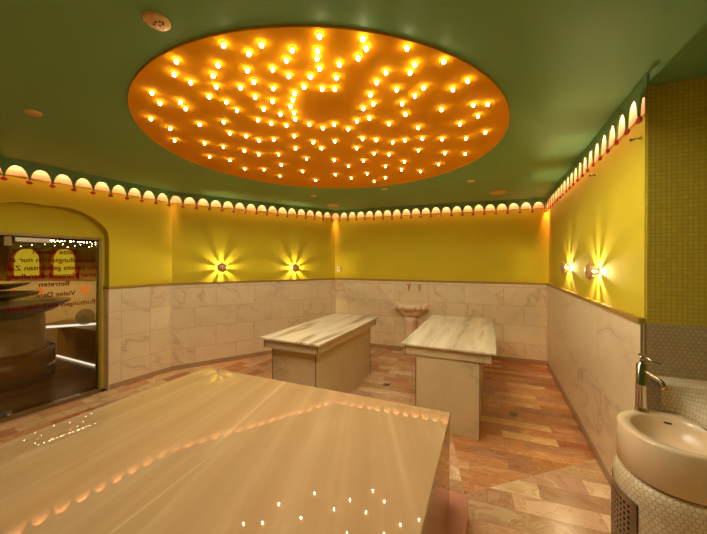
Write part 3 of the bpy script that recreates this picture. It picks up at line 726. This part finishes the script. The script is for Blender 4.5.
u0_, z1_ = dw(13, 237.5); u1_, z0_ = dw(48.5, 242.5)
m = MB(); m.wbox(WLfull, u0_, u1_, DD + .008, DD + .05, hgt - fw - .065, hgt - fw - .015); obj('door_closer', m, M['steel'], root_d, bevel=.004)
u0_, _ = dw(3, 240); u1_, _ = dw(11, 240)
m = MB(); m.wbox(WLfull, u0_, u1_, DD + .008, DD + .03, hgt - fw - .11, hgt - fw - .01); obj('hinge_plate', m, M['ledge'], root_d, bevel=.003)
uq, zq = dw(5, 409); m = MB(); m.wbox(WLfull, uq - .05, uq + .05, DD + .006, DD + .02, .015, .055); m.lathe([(.0001, .02), (.025, .02), (.025, 0)], c=WLfull.pt(uq + .02, DD + .02, .015), n=16); obj('floor_pivot', m, M['steel'], root_d)
uq, zq = dw(86, 317)
m = MB(); m.tube([WLfull.pt(uq, DD - .025, zq), WLfull.pt(uq, DD - .02, zq)], .10, 36)
m.tube([WLfull.pt(uq, DD - .02, zq), WLfull.pt(uq, DD - .0055, zq)], .02, 12); obj('round_pull', m, M['frost'], root_d)
# lettering stuck on the pane, read from the other side
LINES = [('Bitte diesen', 75, 33, 252), ('Behandlungsraum nur zu', 95, 7, 260), ('der bereits gebuchten Zeit', 97, 4, 267.8), ('einer Hamambehandlung', 96, 6, 275.6), ('Betreten', 69, 39, 284), ('Vielen Dank!', 75.5, 32.5, 294.3), ('Buchungen am Infotresen', 95, 6, 305)]
for txt, xr_, xl_, yy in LINES:
    cu = bpy.data.curves.new('lettering', 'FONT'); cu.body = txt; cu.size = 1; cu.align_x = 'CENTER'; cu.align_y = 'CENTER'; cu.extrude = .004; cu.offset = .018
    to = bpy.data.objects.new('tmp', cu); C.objects.link(to); bpy.context.view_layer.update()
    me = bpy.data.meshes.new_from_object(to.evaluated_get(bpy.context.evaluated_depsgraph_get())); bpy.data.objects.remove(to)
    xs = [v.co.x for v in me.vertices]; w = max(xs) - min(xs); cxx = (max(xs) + min(xs)) / 2
    ua, za = dw(xr_, yy + (xr_ - 50) * .006, DD + .006); ub, zb = dw(xl_, yy, DD + .006); um = (ua + ub) / 2; zm = (za + zb) / 2; W_ = abs(ua - ub); sx_ = W_ / w; sy_ = .076
    base = wpos(root_d); 
    for v in me.vertices:
        p = WLfull.pt(um - (v.co.x - cxx) * sx_, DD + .0065 + v.co.z * .1, zm + v.co.y * sy_); v.co = p - base
    me.materials.append(M['text']); t = bpy.data.objects.new('lettering', me); C.objects.link(t); t.parent = root_d
    t['label'] = 'red letters seen from behind: ' + txt
# adjoining room
YB = 5.54; ZA = EYE + .245
W0 = WLfull
def xy(u, d): p = W0.pt(u, d, 0); return (p.x, p.y)
i1 = xy(full - .72, -.225); i0 = xy(full - 6.0, -.225)
AR = [i0, i1, (-3.75, YB), (-8.5, YB)]
m = MB(); m.face([(x, y, .0) for x, y in AR]); m.face([(x, y, -.05) for x, y in AR]); m.prism([xy(xdl, -.225), xy(xd, -.225), xy(xd, -.118), xy(xdl, -.118)], -.04, 0.0); struct('floor_entrance', m, M['adjfloor'], weld=False)
m = MB(); m.prism(AR[::-1], ZA, ZA + .05); struct('ceiling_entrance', m, M['dark'])
BW = Wall(V2(-8.5, YB), V2(-3.75, YB)); SW_ = Wall(V2(-3.75, YB), V2(*i1)); EW = Wall(V2(*i0), V2(-8.5, YB))
m = MB(); m.wbox(BW, 0, BW.L, -.1, 0, ZD, ZA); struct('wall_entrance_back', m, M['olive'])
m = MB(); m.wbox(BW, 0, BW.L, -.1, 0, 0, ZD - .0005); struct('wall_entrance_back_lower', m, M['dadoB'])
m = MB(); m.wbox(SW_, 0, SW_.L, -.1, 0, 0, ZA); struct('wall_entrance_right', m, M['olive'])
m = MB(); m.wbox(EW, 0, EW.L, -.1, 0, 0, ZA); struct('wall_entrance_left', m, M['olive'])
m = MB(); m.wbox(BW, 0, BW.L, .0005, .03, ZD - .03, ZD); struct('trim_ledge_entrance', m, M['ledge'])
def niche(pxl, pxr, label):
    x0 = at_wall(pxl, 262, BW)[0]; x1 = at_wall(pxr, 262, BW)[0]; zt_ = at_wall(30, 247.3, BW)[1]; zb_ = ZD + .01
    fw_ = .05; root = thing('arched_niche', label, 'niche', BW.pt((x0 + x1) / 2, 0, zb_), 'lit arched niches beyond the glass door')
    def archp(a, b, z0, z1):
        r = (b - a) / 2 * .95; pts = [(a, z0), (b, z0)]
        c = (a + b) / 2; h = min(.22, z1 - z0 - .02)
        for j in range(0, 15):
            t = PI * j / 14; pts.append((c + (b - a) / 2 * math.copysign(abs(math.cos(t)) ** .8, math.cos(t)), z1 - h + h * math.sin(t) ** .9))
        return pts
    o_ = archp(x0, x1, zb_, zt_); i_ = archp(x0 + fw_, x1 - fw_, zb_ + fw_ * .9, zt_ - fw_ * .6)
    m = MB(); n = len(o_)
    rows = [[BW.pt(*((p[0], .0006, p[1]))) for p in o_], [BW.pt(p[0], .04, p[1]) for p in o_], [BW.pt(p[0], .04, p[1]) for p in i_], [BW.pt(p[0], .0006, p[1]) for p in i_]]
    m.grid(rows, closed=True, smooth=False); obj('frame', m, M['redframe'], root)
    m = MB(); m.wprism(BW, i_, .0006, .004); obj('lit_back', m, M['nichey'], root)
niche(11.5, 44.4, 'yellow lit arched niche with dark red frame beyond the glass door, left one')
niche(51, 79.5, 'yellow lit arched niche with dark red frame beyond the glass door, right one')
# tiled fountain of stacked bowls
fzd = 4.2
def atY(px, py, Y): r = ray(px, py); return Vector((r.x * Y, Y, EYE + r.z * Y))
fc_ = atY(-8, 300, fzd)
root = thing('bowl_fountain', 'tiered stone bowl fountain beyond the glass door', 'fountain', (fc_.x, fc_.y, 0), None)
def rpx(px): return abs(atY(px, 300, fzd).x - fc_.x)
def zpx(py): return atY(0, py, fzd).z
def bowlp(r, zt_, zb_, name):
    m = MB(); m.lathe([(.0001, zt_ - .03), (r * .8, zt_ - .03), (r * .93, zt_), (r, zt_), (r * .96, zt_ - .03), (r * .75, zt_ + (zb_ - zt_) * .6), (r * .4, zb_), (.0001, zb_)], c=(fc_.x, fc_.y, 0), n=40); obj(name, m, M['bowl'], root)
bowlp(rpx(51), zpx(303), zpx(320), 'bowl'); bowlp(rpx(26), zpx(293.5), zpx(301), 'bowl'); bowlp(rpx(19), zpx(283), zpx(290), 'bowl')
m = MB(); m.lathe([(.0001, .001), (rpx(38), .001), (rpx(38), zpx(352)), (.0001, zpx(352))], c=(fc_.x, fc_.y, 0), n=36); obj('plinth', m, M['adjfloor'], root)
m = MB(); m.lathe([(.0001, zpx(352) + .001), (rpx(34), zpx(352) + .001), (rpx(33), zpx(349)), (rpx(31), zpx(346)), (rpx(30), zpx(318)), (.0001, zpx(318))], c=(fc_.x, fc_.y, 0), n=36); obj('column', m, M['bowlstem'], root)
m = MB(); m.lathe([(.0001, zpx(320)), (.05, zpx(320)), (.04, zpx(285)), (.0001, zpx(284))], c=(fc_.x, fc_.y, 0), n=16); obj('stem', m, M['bowl'], root)
# bench with lit edges
zb1 = .60
pa = at_z(28, 327, zb1).to_2d(); pb = at_z(99, 322.5, zb1).to_2d(); fa = at_z(57, 356, 0).to_2d(); fb = at_z(97, 366.0, 0).to_2d()
fb = V2(min(fb.x, -4.05), fb.y); pb = V2(pb.x, min(pb.y, YB - .1))
root = thing('lit_bench', 'stone bench with white glowing edges beyond the glass door', 'bench', ((pa.x + pb.x) / 2, YB - .2, 0))
m = MB(); m.prism([(fa.x, fa.y), (fb.x, fb.y), (fb.x, YB - .001), (fa.x, YB - .001)], .0005, zb1 - .051); obj('base', m, M['olive'], root)
m = MB(); m.prism([(pa.x, pa.y), (pb.x, pb.y), (pb.x, YB - .001), (pa.x, YB - .001)], zb1 - .05, zb1); obj('seat', m, M['bowlstem'], root)
def strip(a, b, z0, z1):
    e_ = (b - a).normalized(); n_ = Vector((e_.y, -e_.x)); q = [a + n_ * .012, b + n_ * .012, b + n_ * .001, a + n_ * .001]
    m = MB(); m.prism([(p.x, p.y) for p in q], z0, z1); st = obj('light_edge', m, M['ledw'], root); st['label'] = 'white glowing edge'
strip(pa, pb, zb1 - .035, zb1); strip(fa, fb, .001, .022)
# amber wall glow lamps beyond the door
for px, py, r_, l in ((85.5, 290, .075, 'amber glowing wall light beyond the glass door, rightmost and largest'), (41, 290.5, .045, 'amber glowing wall light beyond the glass door, middle one'), (15, 290.5, .035, 'amber glowing wall light beyond the glass door, behind the fountain bowls')):
    u, z = at_wall(px, py, BW); m = MB(); m.lathe([(.0001, -.05), (r_ * .6, -.042), (r_ * .9, -.022), (r_, -.0005)], axis='y', c=BW.pt(u, .0, z), n=20)
    tag(obj('amber_wall_light', m, M['amber'], loc=BW.pt(u, 0, z)), l, 'wall light', 'amber wall lights')
# fibre stars in the dark entrance ceiling
zm_ = 2 * HS - ZA
FS = [(108,445),(155,412),(155,458),(160,435),(176,470),(185,425),(202,460),(225,408),(231,438),(240,380),(263,398),(255,452),(260,472),(240,463),(284,422),(284,435),(311,367),(313,397),(310,472),(327,465),(344,383),(348,422),(351,435),(370,363),(380,457),(385,400),(398,427),(402,411),(407,327),(411,386),(424,373),(422,435),(426,410),(436,452),(440,308)]
pr0 = None
FD = [(31.8,245.2),(54.7,245.6),(63,244.3),(67.8,247.2),(74.7,246),(80.6,244.7),(86.5,243.3),(89.3,247),(92,246.3),(95.5,244.7),(20.8,246.3),(45,244.6)]
for i, (a, b) in enumerate(FS + FD):
    p = at_z(a / 4.45, 340 + b / 4.45, zm_ + .006) if i < len(FS) else at_z(a, b, ZA - .0042); loc = Vector((p.x, p.y, ZA - .0042))
    dd = (p.to_2d() - WLfull.P).dot(WLfull.n)
    if dd > -.25: loc -= Vector((WLfull.n.x, WLfull.n.y, 0)) * (dd + .25)
    if p.y > YB - .05: continue
    lab = 'pinpoint fibre star in the dark entrance ceiling beyond the glass door, ' + ('back row' if p.y > 4.6 else 'front row')
    if pr0 is None:
        m = MB(); m.lathe([(.0001, -.0042), (.0035, -.002), (.0043, .0), (.0035, .002), (.0001, .0042)], c=loc, n=10)
        pr0 = obj('fibre_star', m, M['star'], loc=loc); tag(pr0, lab, 'star light', 'fibre stars in the entrance ceiling')
    else:
        o = pr0.copy(); C.objects.link(o); o.location = loc; o['label'] = lab
# ------------------------------------------------------------ lights
def light(kind, loc, energy, col, **k):
    l = bpy.data.lights.new(kind.lower() + '_light', kind); l.energy = energy; l.color = col
    for a, b in k.items(): setattr(l, a, b)
    o = bpy.data.objects.new(kind.lower() + '_light', l); C.objects.link(o); o.location = loc; return o
def aim(o, t): o.rotation_euler = (Vector(t) - o.location).to_track_quat('-Z', 'Y').to_euler()
for P_, c, en in ((A, (1, .36, .2), 22), (B, (1, .34, .2), 30), (Cc, (1, .28, .16), 85)):
    cen = V2(0, 3.2); d = (cen - P_).normalized(); q = P_ + d * .05
    o = light('SPOT', (q.x, q.y, ZC - .06), en, c, spot_size=R(34), spot_blend=.8, shadow_soft_size=.012)
    aim(o, (P_.x + d.x * .04, P_.y + d.y * .04, 0))
# unseen fill spots, added to brighten the entrance room
light('SPOT', (-5.0, 4.1, ZA - .02), 110, (1, .72, .36), shadow_soft_size=.1, spot_size=R(165), spot_blend=.3)
light('SPOT', (-6.6, 3.6, ZA - .02), 90, (1, .72, .36), shadow_soft_size=.1, spot_size=R(165), spot_blend=.3)
w = bpy.data.worlds.new('World'); bpy.context.scene.world = w; w.use_nodes = True
w.node_tree.nodes['Background'].inputs[0].default_value = (.02, .012, .006, 1); w.node_tree.nodes['Background'].inputs[1].default_value = 1
# ------------------------------------------------------------ camera
cam = bpy.data.cameras.new('camera'); co = bpy.data.objects.new('camera', cam); C.objects.link(co)
co.matrix_world = Matrix.Translation((0, 0, EYE)) @ Matrix.Rotation(R(90), 4, 'X') @ Matrix.Rotation(ROLL, 4, 'Z')
cam.sensor_fit = 'HORIZONTAL'; cam.sensor_width = 36; cam.lens = FPX / 707 * 36; cam.shift_y = (YH - 267) / 707; cam.clip_start = .02
sc = bpy.context.scene; sc.camera = co
sc.view_settings.view_transform = 'Standard'; sc.view_settings.look = 'None'; sc.view_settings.gamma = 1; sc.view_settings.exposure = 0.07; sc.view_settings.use_curve_mapping = False
cy = sc.cycles; cy.use_denoising = True; cy.max_bounces = 10; cy.diffuse_bounces = 6; cy.transparent_max_bounces = 12; cy.sample_clamp_indirect = 6; cy.caustics_reflective = False; cy.caustics_refractive = False
try: cy.use_light_tree = True
except Exception: pass
